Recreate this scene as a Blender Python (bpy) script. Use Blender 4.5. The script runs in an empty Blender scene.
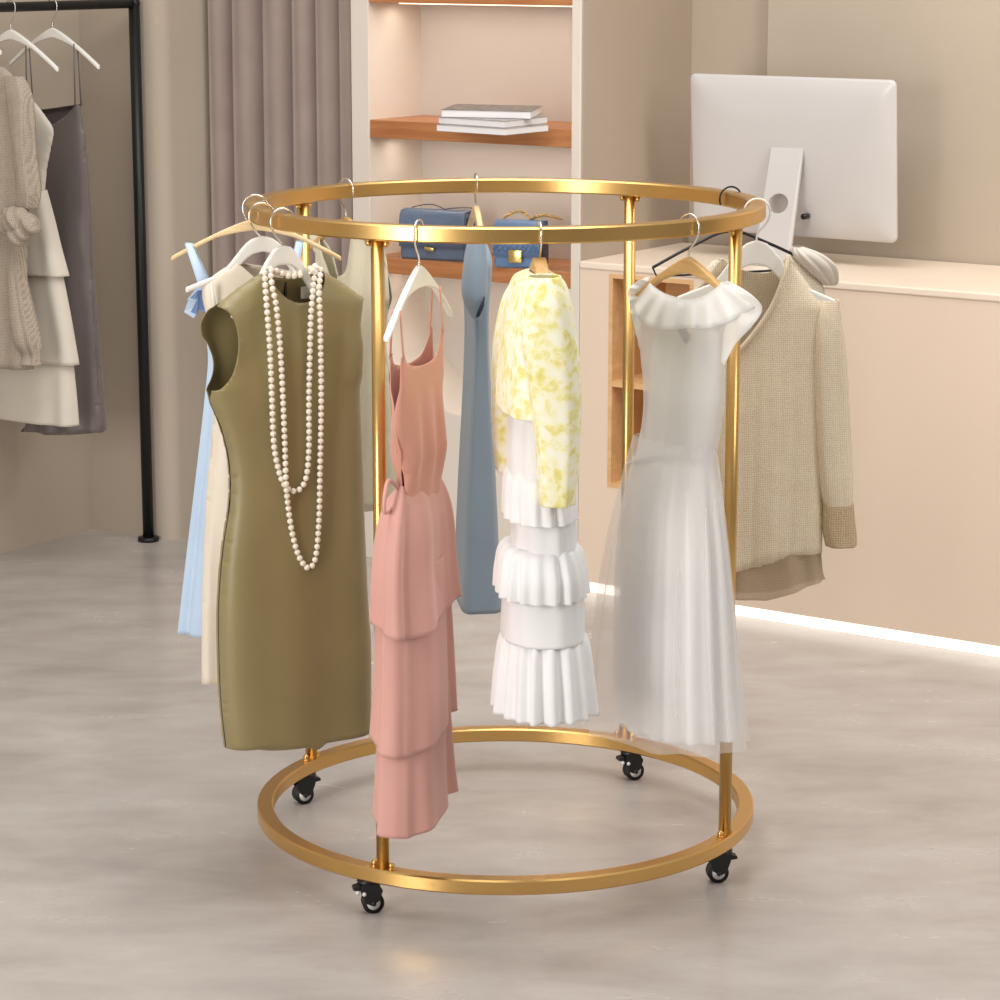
import bpy, bmesh, math, random
from math import sin, cos, pi, radians, sqrt
from mathutils import Vector, Matrix, geometry, noise
random.seed(7)
SC = bpy.context.scene
COL = SC.collection

# ------------------------------------------------------------------ camera
FOC, PITCH, ROLL, YAW, CD, CH = 2686.21, .206958, .0004949, -.0021617, 5.192826, 1.7955276
_fw = Vector((sin(YAW)*cos(PITCH), cos(YAW)*cos(PITCH), -sin(PITCH)))
_rt = Vector((cos(YAW), -sin(YAW), 0)); _up = _rt.cross(_fw)
CR = _rt*cos(ROLL) + _up*sin(ROLL); CU = -_rt*sin(ROLL) + _up*cos(ROLL)
CO = Vector((0, -CD, CH))
def ray(px, py): return _fw + CR*((px-500)/FOC) - CU*((py-500)/FOC)
def proj(P):
    d = Vector(P)-CO; z = d.dot(_fw)
    return 500+FOC*d.dot(CR)/z, 500-FOC*d.dot(CU)/z
def at_z(px, py, z):
    d = ray(px, py); return CO + d*((z-CO.z)/d.z)
cd_ = bpy.data.cameras.new('camera'); cam = bpy.data.objects.new('camera', cd_); COL.objects.link(cam)
cd_.sensor_width = 36; cd_.lens = FOC/1000*36; cd_.clip_end = 60
M = Matrix((CR, CU, -_fw)).transposed().to_4x4(); M.translation = CO; cam.matrix_world = M
SC.camera = cam

# room frame: U runs along the back walls, V away from the viewer
RA = radians(-34.1)
E1 = Vector((cos(RA), sin(RA), 0)); E2 = Vector((-sin(RA), cos(RA), 0))
def UV(U, V, z=0): return E1*U + E2*V + Vector((0, 0, z))

# ------------------------------------------------------------------ materials
def s2l(c): return tuple(((v/255)/12.92 if v/255 <= .04045 else ((v/255+.055)/1.055)**2.4) for v in c)
def newmat(name):
    m = bpy.data.materials.new(name); m.use_nodes = True
    nt = m.node_tree; return m, nt, nt.nodes['Principled BSDF'], nt.nodes['Material Output']
def N(nt, t, **k):
    n = nt.nodes.new(t)
    for a, b in k.items(): setattr(n, a, b)
    return n
def coords(nt, scale=(1, 1, 1)):
    tc = N(nt, 'ShaderNodeTexCoord'); mp = N(nt, 'ShaderNodeMapping'); mp.inputs['Scale'].default_value = scale
    nt.links.new(tc.outputs['Object'], mp.inputs['Vector']); return mp.outputs['Vector']
def ramp(nt, fac, stops):
    r = N(nt, 'ShaderNodeValToRGB'); e = r.color_ramp.elements
    while len(e) < len(stops): e.new(.5)
    for i, (p, c) in enumerate(stops): e[i].position = p; e[i].color = (*s2l(c), 1)
    nt.links.new(fac, r.inputs['Fac']); return r.outputs['Color']
def noise_n(nt, vec, scale, detail=4, rough=.5, dist=0):
    n = N(nt, 'ShaderNodeTexNoise'); n.inputs['Scale'].default_value = scale; n.inputs['Detail'].default_value = detail
    n.inputs['Roughness'].default_value = rough; n.inputs['Distortion'].default_value = dist
    nt.links.new(vec, n.inputs['Vector']); return n.outputs['Fac']
def bump(nt, b, h, strength, dist=.002):
    n = N(nt, 'ShaderNodeBump'); n.inputs['Strength'].default_value = strength; n.inputs['Distance'].default_value = dist
    nt.links.new(h, n.inputs['Height']); nt.links.new(n.outputs['Normal'], b.inputs['Normal'])
def plain(name, c, rough=.5, metal=0, var=6, scale=6, coat=0):
    m, nt, b, o = newmat(name); v = coords(nt)
    f = noise_n(nt, v, scale)
    c2 = tuple(max(0, x-var) for x in c); c3 = tuple(min(255, x+var) for x in c)
    nt.links.new(ramp(nt, f, [(.3, c2), (.7, c3)]), b.inputs['Base Color'])
    b.inputs['Roughness'].default_value = rough; b.inputs['Metallic'].default_value = metal
    b.inputs['Coat Weight'].default_value = coat
    return m
def fabric(name, c, rough=.75, sheen=.2, weave=900, bs=.15, var=5, alpha=1.0, transl=0, crease=0):
    m, nt, b, o = newmat(name); v = coords(nt)
    f = noise_n(nt, v, 7, 5)
    c2 = tuple(max(0, x-var) for x in c); c3 = tuple(min(255, x+var) for x in c)
    nt.links.new(ramp(nt, f, [(.3, c2), (.7, c3)]), b.inputs['Base Color'])
    b.inputs['Roughness'].default_value = rough; b.inputs['Sheen Weight'].default_value = sheen
    h = noise_n(nt, v, weave, 2)
    if crease:
        v2 = coords(nt, (30, 30, 4)); h2 = noise_n(nt, v2, 1, 3, .5, .6)
        ma = N(nt, 'ShaderNodeMath', operation='MULTIPLY_ADD'); ma.inputs[1].default_value = crease
        nt.links.new(h2, ma.inputs[0]); nt.links.new(h, ma.inputs[2]); h = ma.outputs[0]
    bump(nt, b, h, bs, .0015)
    last = b.outputs[0]
    if transl:
        t = N(nt, 'ShaderNodeBsdfTranslucent'); t.inputs['Color'].default_value = (*s2l(c), 1)
        mx = N(nt, 'ShaderNodeMixShader'); mx.inputs[0].default_value = transl
        nt.links.new(last, mx.inputs[1]); nt.links.new(t.outputs[0], mx.inputs[2]); last = mx.outputs[0]
    if alpha < 1:
        t = N(nt, 'ShaderNodeBsdfTransparent'); mx = N(nt, 'ShaderNodeMixShader'); mx.inputs[0].default_value = alpha
        nt.links.new(t.outputs[0], mx.inputs[1]); nt.links.new(last, mx.inputs[2]); last = mx.outputs[0]
    nt.links.new(last, o.inputs['Surface'])
    return m
def wood(name, c1, c2, scale=(1.5, 18, 18), rough=.4):
    m, nt, b, o = newmat(name); v = coords(nt, scale)
    f = noise_n(nt, v, 1.6, 6, .6, 1.2)
    nt.links.new(ramp(nt, f, [(.3, c1), (.7, c2)]), b.inputs['Base Color'])
    b.inputs['Roughness'].default_value = rough; bump(nt, b, f, .08); return m
def emit(name, c, s):
    m, nt, b, o = newmat(name); b.inputs['Base Color'].default_value = (*s2l(c), 1)
    b.inputs['Emission Color'].default_value = (*s2l(c), 1); b.inputs['Emission Strength'].default_value = s; return m

def mat_floor():
    m, nt, b, o = newmat('polished_concrete'); v = coords(nt)
    f1 = noise_n(nt, v, 2.2, 7, .6, .3); v2 = coords(nt, (2, 4.5, 1)); f2 = noise_n(nt, v2, 1.6, 5, .55, .3)
    mx = N(nt, 'ShaderNodeMix', data_type='FLOAT'); mx.inputs[0].default_value = .5
    nt.links.new(f1, mx.inputs[2]); nt.links.new(f2, mx.inputs[3])
    nt.links.new(ramp(nt, mx.outputs[0], [(.32, (160, 153, 148)), (.5, (179, 172, 167)), (.68, (192, 187, 182))]), b.inputs['Base Color'])
    r = N(nt, 'ShaderNodeMapRange'); r.inputs['To Min'].default_value = .16; r.inputs['To Max'].default_value = .34
    nt.links.new(f2, r.inputs['Value']); nt.links.new(r.outputs[0], b.inputs['Roughness'])
    b.inputs['Specular IOR Level'].default_value = .5
    return m
def mat_gold():
    m, nt, b, o = newmat('brushed_gold'); v = coords(nt, (1, 1, 1)); f = noise_n(nt, v, 400, 2)
    nt.links.new(ramp(nt, f, [(.3, (220, 178, 110)), (.7, (226, 186, 118))]), b.inputs['Base Color'])
    b.inputs['Metallic'].default_value = 1; b.inputs['Roughness'].default_value = .3
    bump(nt, b, f, .04, .0005); return m
def mat_floral():
    m, nt, b, o = newmat('yellow_floral_knit'); v = coords(nt)
    f1 = noise_n(nt, v, 42, 3, .6, .4)
    vo = N(nt, 'ShaderNodeTexVoronoi'); vo.inputs['Scale'].default_value = 60; nt.links.new(v, vo.inputs['Vector'])
    ad = N(nt, 'ShaderNodeMath', operation='MULTIPLY_ADD'); ad.inputs[1].default_value = -.25
    nt.links.new(vo.outputs['Distance'], ad.inputs[0]); nt.links.new(f1, ad.inputs[2])
    nt.links.new(ramp(nt, ad.outputs[0], [(.24, (250, 248, 228)), (.36, (249, 245, 206)), (.46, (240, 232, 158)), (.62, (228, 218, 122))]), b.inputs['Base Color'])
    b.inputs['Roughness'].default_value = .85; b.inputs['Sheen Weight'].default_value = .3
    bump(nt, b, ad.outputs[0], .4, .002); return m
def mat_tweed(name, ca, cb, s=260, alpha=1):
    m, nt, b, o = newmat(name)
    w = []
    for d in ('X', 'Z'):
        wv = N(nt, 'ShaderNodeTexWave'); wv.bands_direction = d; wv.inputs['Scale'].default_value = s/6.3
        wv.inputs['Distortion'].default_value = 3.5; wv.inputs['Detail'].default_value = 2; wv.inputs['Detail Scale'].default_value = 3
        nt.links.new(coords(nt), wv.inputs['Vector']); w.append(wv.outputs['Fac'])
    mm = N(nt, 'ShaderNodeMath', operation='MULTIPLY'); nt.links.new(w[0], mm.inputs[0]); nt.links.new(w[1], mm.inputs[1])
    n0 = noise_n(nt, coords(nt), 30, 4); n1 = N(nt, 'ShaderNodeMapRange'); n1.inputs['To Min'].default_value = .25; n1.inputs['To Max'].default_value = .5; nt.links.new(n0, n1.inputs['Value']); n = n1.outputs[0]
    ad = N(nt, 'ShaderNodeMath', operation='MULTIPLY_ADD'); ad.inputs[1].default_value = .8
    nt.links.new(mm.outputs[0], ad.inputs[0]); nt.links.new(n, ad.inputs[2])
    nt.links.new(ramp(nt, ad.outputs[0], [(.25, ca), (.72, cb)]), b.inputs['Base Color'])
    b.inputs['Roughness'].default_value = .9; bump(nt, b, mm.outputs[0], .5, .002)
    if alpha < 1:
        t = N(nt, 'ShaderNodeBsdfTransparent'); mx = N(nt, 'ShaderNodeMixShader'); mx.inputs[0].default_value = alpha
        nt.links.new(t.outputs[0], mx.inputs[1]); nt.links.new(b.outputs[0], mx.inputs[2]); nt.links.new(mx.outputs[0], o.inputs['Surface'])
    return m
G = {}
G['floor'] = mat_floor(); G['gold'] = mat_gold(); G['floral'] = mat_floral()
G['wall'] = plain('taupe_wall_paint', (184, 171, 155), .85, var=3, scale=2)
G['wallshade'] = plain('shaded_wall_paint', (178, 163, 147), .8, var=3, scale=2)  # darker wall tone: shadow left of the wall step put into the colour
G['cream'] = plain('cream_laminate', (232, 212, 192), .55, var=2, scale=2)
G['panel'] = plain('pale_cream_lacquer', (226, 217, 206), .5, var=2, scale=2)
G['backp'] = plain('greige_laminate', (206, 199, 191), .6, var=2, scale=2)
G['shelf'] = wood('orange_brown_wood', (166, 104, 62), (200, 138, 88))
G['niche'] = wood('light_oak', (214, 168, 116), (232, 192, 142))
G['hwood'] = wood('hanger_beech', (196, 152, 92), (220, 180, 122), (6, 60, 60), .4)
G['hwoodp'] = wood('hanger_pale_wood', (222, 192, 142), (240, 216, 172), (6, 60, 60), .4)
G['hwhite'] = plain('white_painted_wood', (238, 236, 230), .4, var=2)
G['chrome'] = plain('chrome_wire', (225, 220, 214), .22, 1, var=2)
G['black'] = plain('black_plastic', (22, 22, 24), .35, var=3)
G['iron'] = plain('black_powder_coat', (30, 32, 34), .4, .3, var=3)
G['tyre'] = plain('black_rubber', (18, 18, 18), .55, var=3)
G['silver'] = plain('wheel_silver', (225, 225, 225), .3, .3, var=3)
G['curtain'] = fabric('mauve_grey_curtain', (158, 141, 133), .85, .4, 300, .2, 5)
G['olive'] = fabric('olive_satin', (140, 126, 84), .42, .15, 1200, .1, 3)
G['olivein'] = fabric('olive_lining', (104, 94, 58), .7, .1)
G['pink'] = fabric('salmon_crepe', (212, 158, 147), .6, .25, 900, .12, 4)
G['blush'] = fabric('peach_bodice', (212, 150, 130), .55, .25, 900, .15, 4, crease=1)
G['sky'] = fabric('light_blue_crepe', (186, 208, 232), .6, .2)
G['navy'] = fabric('slate_blue_ribbon', (84, 112, 160), .5, .2)
G['ivory'] = fabric('ivory_satin', (226, 214, 196), .38, .2, 900, .1, 3)
G['dusty'] = fabric('dusty_blue_crepe', (146, 166, 184), .6, .2, 900, .1, 3)
G['dustyshade'] = fabric('dusty_blue_opening_shade', (44, 56, 84), .8, .1)
G['sage'] = fabric('pale_sage_linen', (214, 208, 184), .7, .2)
G['sagedark'] = fabric('sage_shadow_trim', (120, 112, 74), .7, .2)
G['white'] = fabric('white_cotton', (240, 240, 240), .75, .2, 700, .2, 3)
G['slip'] = fabric('white_lining', (250, 249, 248), .6, .2, 900, .1, 2, transl=.15)
G['sheer'] = fabric('white_chiffon', (250, 249, 248), .6, .3, 900, .1, 2, alpha=.5, transl=.3)
G['tulle'] = fabric('white_tulle', (250, 248, 246), .6, .3, 900, .1, 2, alpha=.3, transl=.3)
G['ruffle'] = fabric('white_ruffle', (248, 248, 247), .6, .3, 900, .1, 2, alpha=.66, transl=.25)
G['tweed'] = mat_tweed('beige_open_weave', (208, 186, 154), (250, 238, 214), 560)
G['gauze'] = mat_tweed('beige_gauze', (188, 164, 134), (216, 196, 168), 620, .6)
G['lace'] = mat_tweed('cream_lace', (214, 202, 182), (240, 230, 212), 300)
G['knit'] = mat_tweed('taupe_boucle', (140, 126, 112), (186, 174, 158), 480)
G['oat'] = fabric('oat_satin', (212, 205, 192), .5, .2)
G['grey'] = fabric('charcoal_satin', (108, 100, 98), .4, .2, 900, .1, 3)
G['pearl'] = plain('pearl_white', (240, 230, 214), .18, 0, var=3, coat=.6)
G['paper'] = plain('white_paper_block', (236, 234, 236), .8, var=3)
G['cover'] = plain('charcoal_magazine_cover', (84, 78, 72), .35, var=60, scale=45)
G['cover2'] = plain('grey_magazine_cover', (150, 146, 142), .35, var=20, scale=30)
G['bagslate'] = plain('slate_blue_leather', (98, 114, 138), .42, var=4, scale=60)
G['bagblue'] = plain('cornflower_leather', (104, 136, 180), .45, var=4, scale=60)
G['bagnavy'] = plain('dark_navy_edge', (36, 44, 66), .4, var=3)
G['brass'] = plain('pale_brass', (226, 196, 124), .25, 1, var=4)
G['ink'] = plain('ink_blue_print', (40, 50, 80), .6, var=3)
G['alu'] = plain('silver_white_shell', (204, 201, 200), .32, .0, var=1, coat=.2)
G['label'] = plain('white_care_label', (222, 218, 210), .7, var=2)
G['led'] = emit('warm_white_light_strip', (255, 248, 236), 1.05)
G['ledw'] = emit('shelf_light_strip', (255, 234, 204), 1.6)
G['hemdark'] = plain('dark_zip', (44, 34, 40), .6, var=2)

# ------------------------------------------------------------------ object helpers
def link(name, bm, mat, parent=None, smooth=True, sol=0, bev=0, sub=0):
    me = bpy.data.meshes.new(name); bm.to_mesh(me); bm.free()
    me.materials.append(mat)
    if smooth:
        for p in me.polygons: p.use_smooth = True
    o = bpy.data.objects.new(name, me); COL.objects.link(o)
    if parent is not None: o.parent = parent
    if bev:
        b = o.modifiers.new('bevel', 'BEVEL'); b.width = bev; b.segments = 2; b.limit_method = 'ANGLE'; b.harden_normals = False
    if sol:
        s = o.modifiers.new('solid', 'SOLIDIFY'); s.thickness = sol; s.offset = 0
    if sub:
        s = o.modifiers.new('sub', 'SUBSURF'); s.levels = sub; s.render_levels = sub
    return o
def tag(o, label, cat, group=None, kind=None):
    o['label'] = label; o['category'] = cat
    if group: o['group'] = group
    if kind: o['kind'] = kind
    return o
def struct(o):
    o['kind'] = 'structure'; return o
def empty(name, loc=(0, 0, 0), rz=0):
    o = bpy.data.objects.new(name, None); COL.objects.link(o); o.location = loc; o.rotation_euler = (0, 0, rz)
    o.empty_display_size = .1; return o
def box(bm, a, b):
    vs = [bm.verts.new((x, y, z)) for x in (a[0], b[0]) for y in (a[1], b[1]) for z in (a[2], b[2])]
    for f in ((0, 1, 3, 2), (4, 6, 7, 5), (0, 4, 5, 1), (2, 3, 7, 6), (0, 2, 6, 4), (1, 5, 7, 3)): bm.faces.new([vs[i] for i in f])
    return bm
def prism(bm, pts, z0, z1, ax='z'):
    """extrude 2D outline; ax is the extrusion axis"""
    def P(p, h): return {'z': (p[0], p[1], h), 'y': (p[0], h, p[1]), 'x': (h, p[0], p[1])}[ax]
    a = [bm.verts.new(P(p, z0)) for p in pts]; b = [bm.verts.new(P(p, z1)) for p in pts]
    n = len(pts); bm.faces.new(a); bm.faces.new(b[::-1])
    for i in range(n): bm.faces.new((a[i], b[i], b[(i+1) % n], a[(i+1) % n]))
    bmesh.ops.recalc_face_normals(bm, faces=bm.faces); return bm
def tube(bm, pts, r, seg=8, closed=False, caps=True):
    pts = [Vector(p) for p in pts]; n = len(pts); rings = []; up = None
    for i, p in enumerate(pts):
        a = pts[(i-1) % n] if (closed or i) else pts[0]; b = pts[(i+1) % n] if (closed or i < n-1) else pts[-1]
        t = (b-a).normalized()
        if up is None:
            up = Vector((0, 0, 1)) if abs(t.z) < .9 else Vector((1, 0, 0))
        s = t.cross(up).normalized(); up = s.cross(t).normalized()
        rr = r[i] if isinstance(r, (list, tuple)) else r
        rings.append([bm.verts.new(p + s*rr*cos(2*pi*k/seg) + up*rr*sin(2*pi*k/seg)) for k in range(seg)])
    m = n if closed else n-1
    for i in range(m):
        A, B = rings[i], rings[(i+1) % n]
        for k in range(seg): bm.faces.new((A[k], A[(k+1) % seg], B[(k+1) % seg], B[k]))
    if caps and not closed: bm.faces.new(rings[0][::-1]); bm.faces.new(rings[-1])
    bmesh.ops.recalc_face_normals(bm, faces=bm.faces); return bm
def cyl(bm, c, r, z0, z1, seg=24): return tube(bm, [(c[0], c[1], z0), (c[0], c[1], z1)], r, seg)
def ball(bm, c, r, seg=16):
    bmesh.ops.create_uvsphere(bm, u_segments=seg, v_segments=seg//2+2, radius=r, matrix=Matrix.Translation(c)); return bm
def NB(): return bmesh.new()
def smoothline(pts, n=6):
    """catmull-rom; a repeated point makes a corner"""
    out = []; m = len(pts)
    for i in range(m-1):
        p1, p2 = pts[i], pts[i+1]
        if p1 == p2: continue
        p0 = pts[i-1] if i else p1; p3 = pts[i+2] if i+2 < m else p2
        for k in range(n):
            t = k/n; out.append(tuple(.5*((2*b)+(-a+c)*t+(2*a-5*b+4*c-d)*t*t+(-a+3*b-3*c+d)*t**3) for a, b, c, d in zip(p0, p1, p2, p3)))
    out.append(tuple(pts[-1])); return out
def closedline(pts, n=5):
    m = len(pts); out = []
    for i in range(m):
        p0, p1, p2, p3 = pts[i-1], pts[i], pts[(i+1) % m], pts[(i+2) % m]
        if p1 == p2: continue
        for k in range(n):
            t = k/n; out.append(tuple(.5*((2*b)+(-a+c)*t+(2*a-5*b+4*c-d)*t*t+(-a+3*b-3*c+d)*t**3) for a, b, c, d in zip(p0, p1, p2, p3)))
    return out
def lerp_tab(tab, x):
    """tab sorted by key (any direction); smoothstep-free linear"""
    t = sorted(tab)
    if x <= t[0][0]: return t[0][1]
    for (a, va), (b, vb) in zip(t, t[1:]):
        if x <= b: return va+(vb-va)*(x-a)/(b-a) if b > a else vb
    return t[-1][1]

# a hanging frame: origin on the rail below the hook, X along the hanger, Y front-back
class Frame:
    def __init__(s, loc, rz): s.p = Vector((loc[0], loc[1], 0)); s.rz = rz; s.x = Vector((cos(rz), sin(rz), 0)); s.y = Vector((-sin(rz), cos(rz), 0))
    def W(s, X, Y, z): return s.p + s.x*X + s.y*Y + Vector((0, 0, z))
    def L(s, px, py, y0=0.0):
        d = ray(px, py); t = (s.p + s.y*y0 - CO).dot(s.y)/d.dot(s.y); P = CO+d*t - s.p
        return (P.dot(s.x), P.z)
    def Z(s, px, py, y0=0.0): return s.L(px, py, y0)[1]
    def zat(s, py, X=0, Y=0):
        lo, hi = -1., 3.
        for _ in range(40):
            m = (lo+hi)/2
            if proj(s.W(X, Y, m))[1] > py: lo = m
            else: hi = m
        return lo
    def fac(s, z, X=0):
        a = proj(s.W(X, 0, z)); b = proj(s.W(X+.01, 0, z)); c = proj(s.W(X, .01, z))
        return (b[0]-a[0])*100, (c[0]-a[0])*100
    def row(s, py, pl, pr, ry=None, rx=None):
        """row of a loft from the silhouette seen in the photo; one half axis given, the other solved"""
        hw = (pr-pl)/2; mid = (pl+pr)/2
        z = s.zat(py)
        fx, fy = s.fac(z)
        if rx is None:
            X = (mid - proj(s.W(0, 0, z))[0])/fx; z = s.zat(py, X); X = (mid - proj(s.W(0, 0, z))[0])/fx
            q = hw*hw-(ry*fy)**2; rx = sqrt(max(q, (hw*.3)**2))/abs(fx)
            return (z, X, 0, rx, ry)
        Y = (mid - proj(s.W(0, 0, z))[0])/fy
        q = hw*hw-(rx*fx)**2; ry = sqrt(max(q, (hw*.3)**2))/abs(fy)
        return (z, 0, Y, rx, ry)
    def empty(s, name): return empty(name, s.p, s.rz)

def loft(rows, pleats=0, amp=None, seg=180, n=8, sharp=1.0, hem=None, ex=2.3, ph=0, wob=.0, closed_top=False):
    """rows (z, X, Y, rx, ry) top to bottom; amp = [(t, metres)]"""
    R = smoothline([tuple(map(float, r)) for r in rows], n); bm = NB(); rings = []
    for i, (z, X, Y, rx, ry) in enumerate(R):
        t = i/(len(R)-1); A = lerp_tab(amp, t) if amp else 0
        ring = []
        for k in range(seg):
            a = 2*pi*k/seg; c, s_ = cos(a), sin(a)
            x = abs(c)**(2/ex)*(1 if c >= 0 else -1)*rx; y = abs(s_)**(2/ex)*(1 if s_ >= 0 else -1)*ry
            w = 0
            if pleats:
                v = sin(a*pleats+ph+.7*sin(2*a+ph)+wob*t*sin(3*a)); w = A*(v if sharp == 1 else (1 if v >= 0 else -1)*abs(v)**sharp)
                w *= .65+.35*sin(5*a+ph*2)
            nx, ny = c/max(rx, .02), s_/max(ry, .02); l = sqrt(nx*nx+ny*ny) or 1
            zz = z + (hem(a, x) * max(0, (t-.6)/.4) if hem else 0)
            ring.append(bm.verts.new((X+x+nx/l*w, Y+y+ny/l*w, zz)))
        rings.append(ring)
    for A, B in zip(rings, rings[1:]):
        for k in range(seg): bm.faces.new((A[k], A[(k+1) % seg], B[(k+1) % seg], B[k]))
    if closed_top: bm.faces.new(rings[0][::-1])
    return bm

def sheet_mesh(bm, outline, side, T, ext, e=None, fold=None, res=.009, prof=2.5, off=0):
    pts = closedline(outline, 5)
    zs = [p[1] for p in pts]; xs = [p[0] for p in pts]
    clean = []
    for p in pts:
        if not clean or (abs(p[0]-clean[-1][0])+abs(p[1]-clean[-1][1])) > 1e-4: clean.append(p)
    pts = clean; n = len(pts)
    def inside(x, y):
        c = False; j = n-1
        for i in range(n):
            xi, yi = pts[i]; xj, yj = pts[j]
            if (yi > y) != (yj > y) and x < (xj-xi)*(y-yi)/(yj-yi)+xi: c = not c
            j = i
        return c
    V = [Vector(p) for p in pts]; E = [(i, (i+1) % n) for i in range(n)]
    x = min(xs)
    while x < max(xs):
        z = min(zs)
        while z < max(zs):
            if inside(x, z): V.append(Vector((x+random.uniform(-1, 1)*res*.08, z)))
            z += res
        x += res*.8
    vo, eo, fo, *_ = geometry.delaunay_2d_cdt(V, E, [], 1, 1e-5)
    vs = []
    for v in vo:
        l, r = ext(v.y); mid = (l+r)/2; h = max((r-l)/2, .004)
        u = min(1, abs((v.x-mid)/h)); t = T(v.y); ee = e(v.y) if e else 0
        y = side*(ee+(t-ee)*sqrt(max(0, 1-u**prof)) + off)
        if fold: y += fold(v.x, v.y, side)
        vs.append(bm.verts.new((v.x, y, v.y)))
    for f in fo:
        try: bm.faces.new([vs[i] for i in f])
        except ValueError: pass
    return bm
def extents(outs, sm=6):
    allp = [closedline(o, 5) for o in outs]; z0 = min(p[1] for o in allp for p in o); z1 = max(p[1] for o in allp for p in o); K = 160
    tab = []
    for i in range(K+1):
        z = z0+(z1-z0)*i/K; z = min(max(z, z0+1e-4), z1-1e-4); xs = []
        for o in allp:
            for a, b in zip(o, o[1:]+o[:1]):
                if (a[1] > z) != (b[1] > z): xs.append(a[0]+(b[0]-a[0])*(z-a[1])/(b[1]-a[1]))
        tab.append((min(xs), max(xs)) if xs else (tab[-1] if tab else (0, .01)))
    def f(z):
        t = (z-z0)/(z1-z0)*K; i = int(min(max(t, 0), K-1)); w = min(max(t-i, 0), 1)
        return (tab[i][0]*(1-w)+tab[i+1][0]*w, tab[i][1]*(1-w)+tab[i+1][1]*w)
    return f
def garment_sheets(name, fr, front, back, Ttab, mat, parent, fs=1, etab=None, fold=None, y0=0, prof=2.5, res=.009, sol=.0014):
    """front/back outlines given as seen (px, py)"""
    F = [fr.L(*p, y0) for p in front]; B = [fr.L(*p, y0) for p in back] if back else None
    ex = extents([F, B] if B else [F])
    TT = [(fr.zat(a), b) for a, b in Ttab]; T = lambda z: lerp_tab(TT, z)
    ee = None
    if etab: EE = [(fr.zat(a), b) for a, b in etab]; ee = lambda z: lerp_tab(EE, z)
    bm = NB(); sheet_mesh(bm, F, fs, T, ex, ee, fold, res, prof)
    if B: sheet_mesh(bm, B, -fs, T, ex, ee, fold, res, prof)
    bmesh.ops.remove_doubles(bm, verts=bm.verts, dist=.0008)
    bmesh.ops.recalc_face_normals(bm, faces=bm.faces)
    return link(name, bm, mat, parent, sol=sol)

# ------------------------------------------------------------------ room
def room_obj(name, bm, mat, parent=None, **k):
    o = link(name, bm, mat, parent, smooth=False, **k)
    if parent is None: o.rotation_euler = (0, 0, RA)
    return o
H = 2.7
fl = link('floor', box(NB(), (-5, -7.5, -.05), (5, 3.5, 0)), G['floor'], smooth=False); struct(fl)
struct(room_obj('wall_left', box(NB(), (-2.79, -5.0, 0), (-2.69, 1.81, H)), G['wall']))
# back left wall with a rounded free end, returning to the curtain alcove
pts = [(-2.69, 1.705)]
for k in range(9):
    a = -pi/2 + pi/2*k/8; pts.append((-2.375-.05+.05*cos(a), 1.705+.05+.05*sin(a)))
pts += [(-2.375, 2.35), (-2.475, 2.35), (-2.475, 1.805), (-2.69, 1.805)]
o = link('wall_back_left', prism(NB(), pts, 0, H), G['wall']); o.rotation_euler = (0, 0, RA); struct(o)
es = o.modifiers.new('es', 'EDGE_SPLIT'); es.split_angle = radians(30)
struct(room_obj('wall_alcove', box(NB(), (-2.375, 2.35, 0), (-1.02, 2.45, H)), G['wall']))
struct(room_obj('wall_side', box(NB(), (-1.0205, 1.872, 0), (-1.017, 2.45, H)), G['wallshade']))
struct(room_obj('wall_back', box(NB(), (-1.02, 2.45, 0), (-.755, 2.55, H)), G['wallshade']))
struct(room_obj('wall_back_right', box(NB(), (-.755, 2.42, 0), (2.6, 2.55, H)), G['wall']))

# curtain
bm = NB(); rows_ = []
K = 420
for j in range(12):
    z = .02 + (H-.1)*j/11; r = []
    for i in range(K+1):
        u = i/K; U = -2.37+.552*u
        ph = u*2*pi*5.6 + .8*sin(u*8)+.18*sin(z*1.3+u*4)
        V = 1.975 - .085*abs(sin(ph/2))**.8 + .007*sin(ph*2+1+z*.5)
        U += .012*cos(ph)
        r.append(bm.verts.new((U, V, z)))
    rows_.append(r)
for a, b in zip(rows_, rows_[1:]):
    for i in range(K): bm.faces.new((a[i], a[i+1], b[i+1], b[i]))
c = link('curtain', bm, G['curtain'], sol=.003); c.rotation_euler = (0, 0, RA)
tag(c, 'floor length taupe grey curtain hanging in folds beside the shelf unit', 'curtain')

# shelf unit
bk = empty('shelf_unit', (0, 0, 0), RA)
tag(bk, 'tall cream built-in shelf unit with orange wood shelves and a curved lower recess', 'shelf unit')
V0, V1 = 1.866, 2.12
room_obj('side_panel', box(NB(), (-1.797, V0, 0), (-1.735, V1+.08, H)), G['panel'], bk, bev=.002)
room_obj('side_panel', box(NB(), (-1.05, V0, 0), (-1.021, V1+.08, H)), G['panel'], bk, bev=.002)
room_obj('back_panel', box(NB(), (-1.735, V1, 0), (-1.05, V1+.02, H)), G['backp'], bk)
for z0, z1, wn in ((.848, .893, 1), (1.233, 1.283, 1), (1.612, 1.66, 1), (2.0, 2.05, 0)):
    s = room_obj('shelf', box(NB(), (-1.735, V0+.004, z0), (-1.05, V1, z1)), G['shelf'], bk, bev=.002)
    if wn:
        room_obj('light_strip', box(NB(), (-1.70, V0+.10, z0-.006), (-1.07, V0+.115, z0-.0005)), G['ledw'], s)
# lower panel with the half round cut out
cx, rr, zc = -1.392, .335, .79
pts = [(-1.735, 0), (-1.05, 0), (-1.05, .848), (cx+rr, .848)]
pts += [(cx+rr*cos(a), zc-rr*sin(a)) for a in [pi*k/40 for k in range(41)]]
pts += [(cx-rr, .848), (-1.735, .848)]
room_obj('curved_panel', prism(NB(), pts, V0+.002, V1, 'y'), G['panel'], bk)

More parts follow.
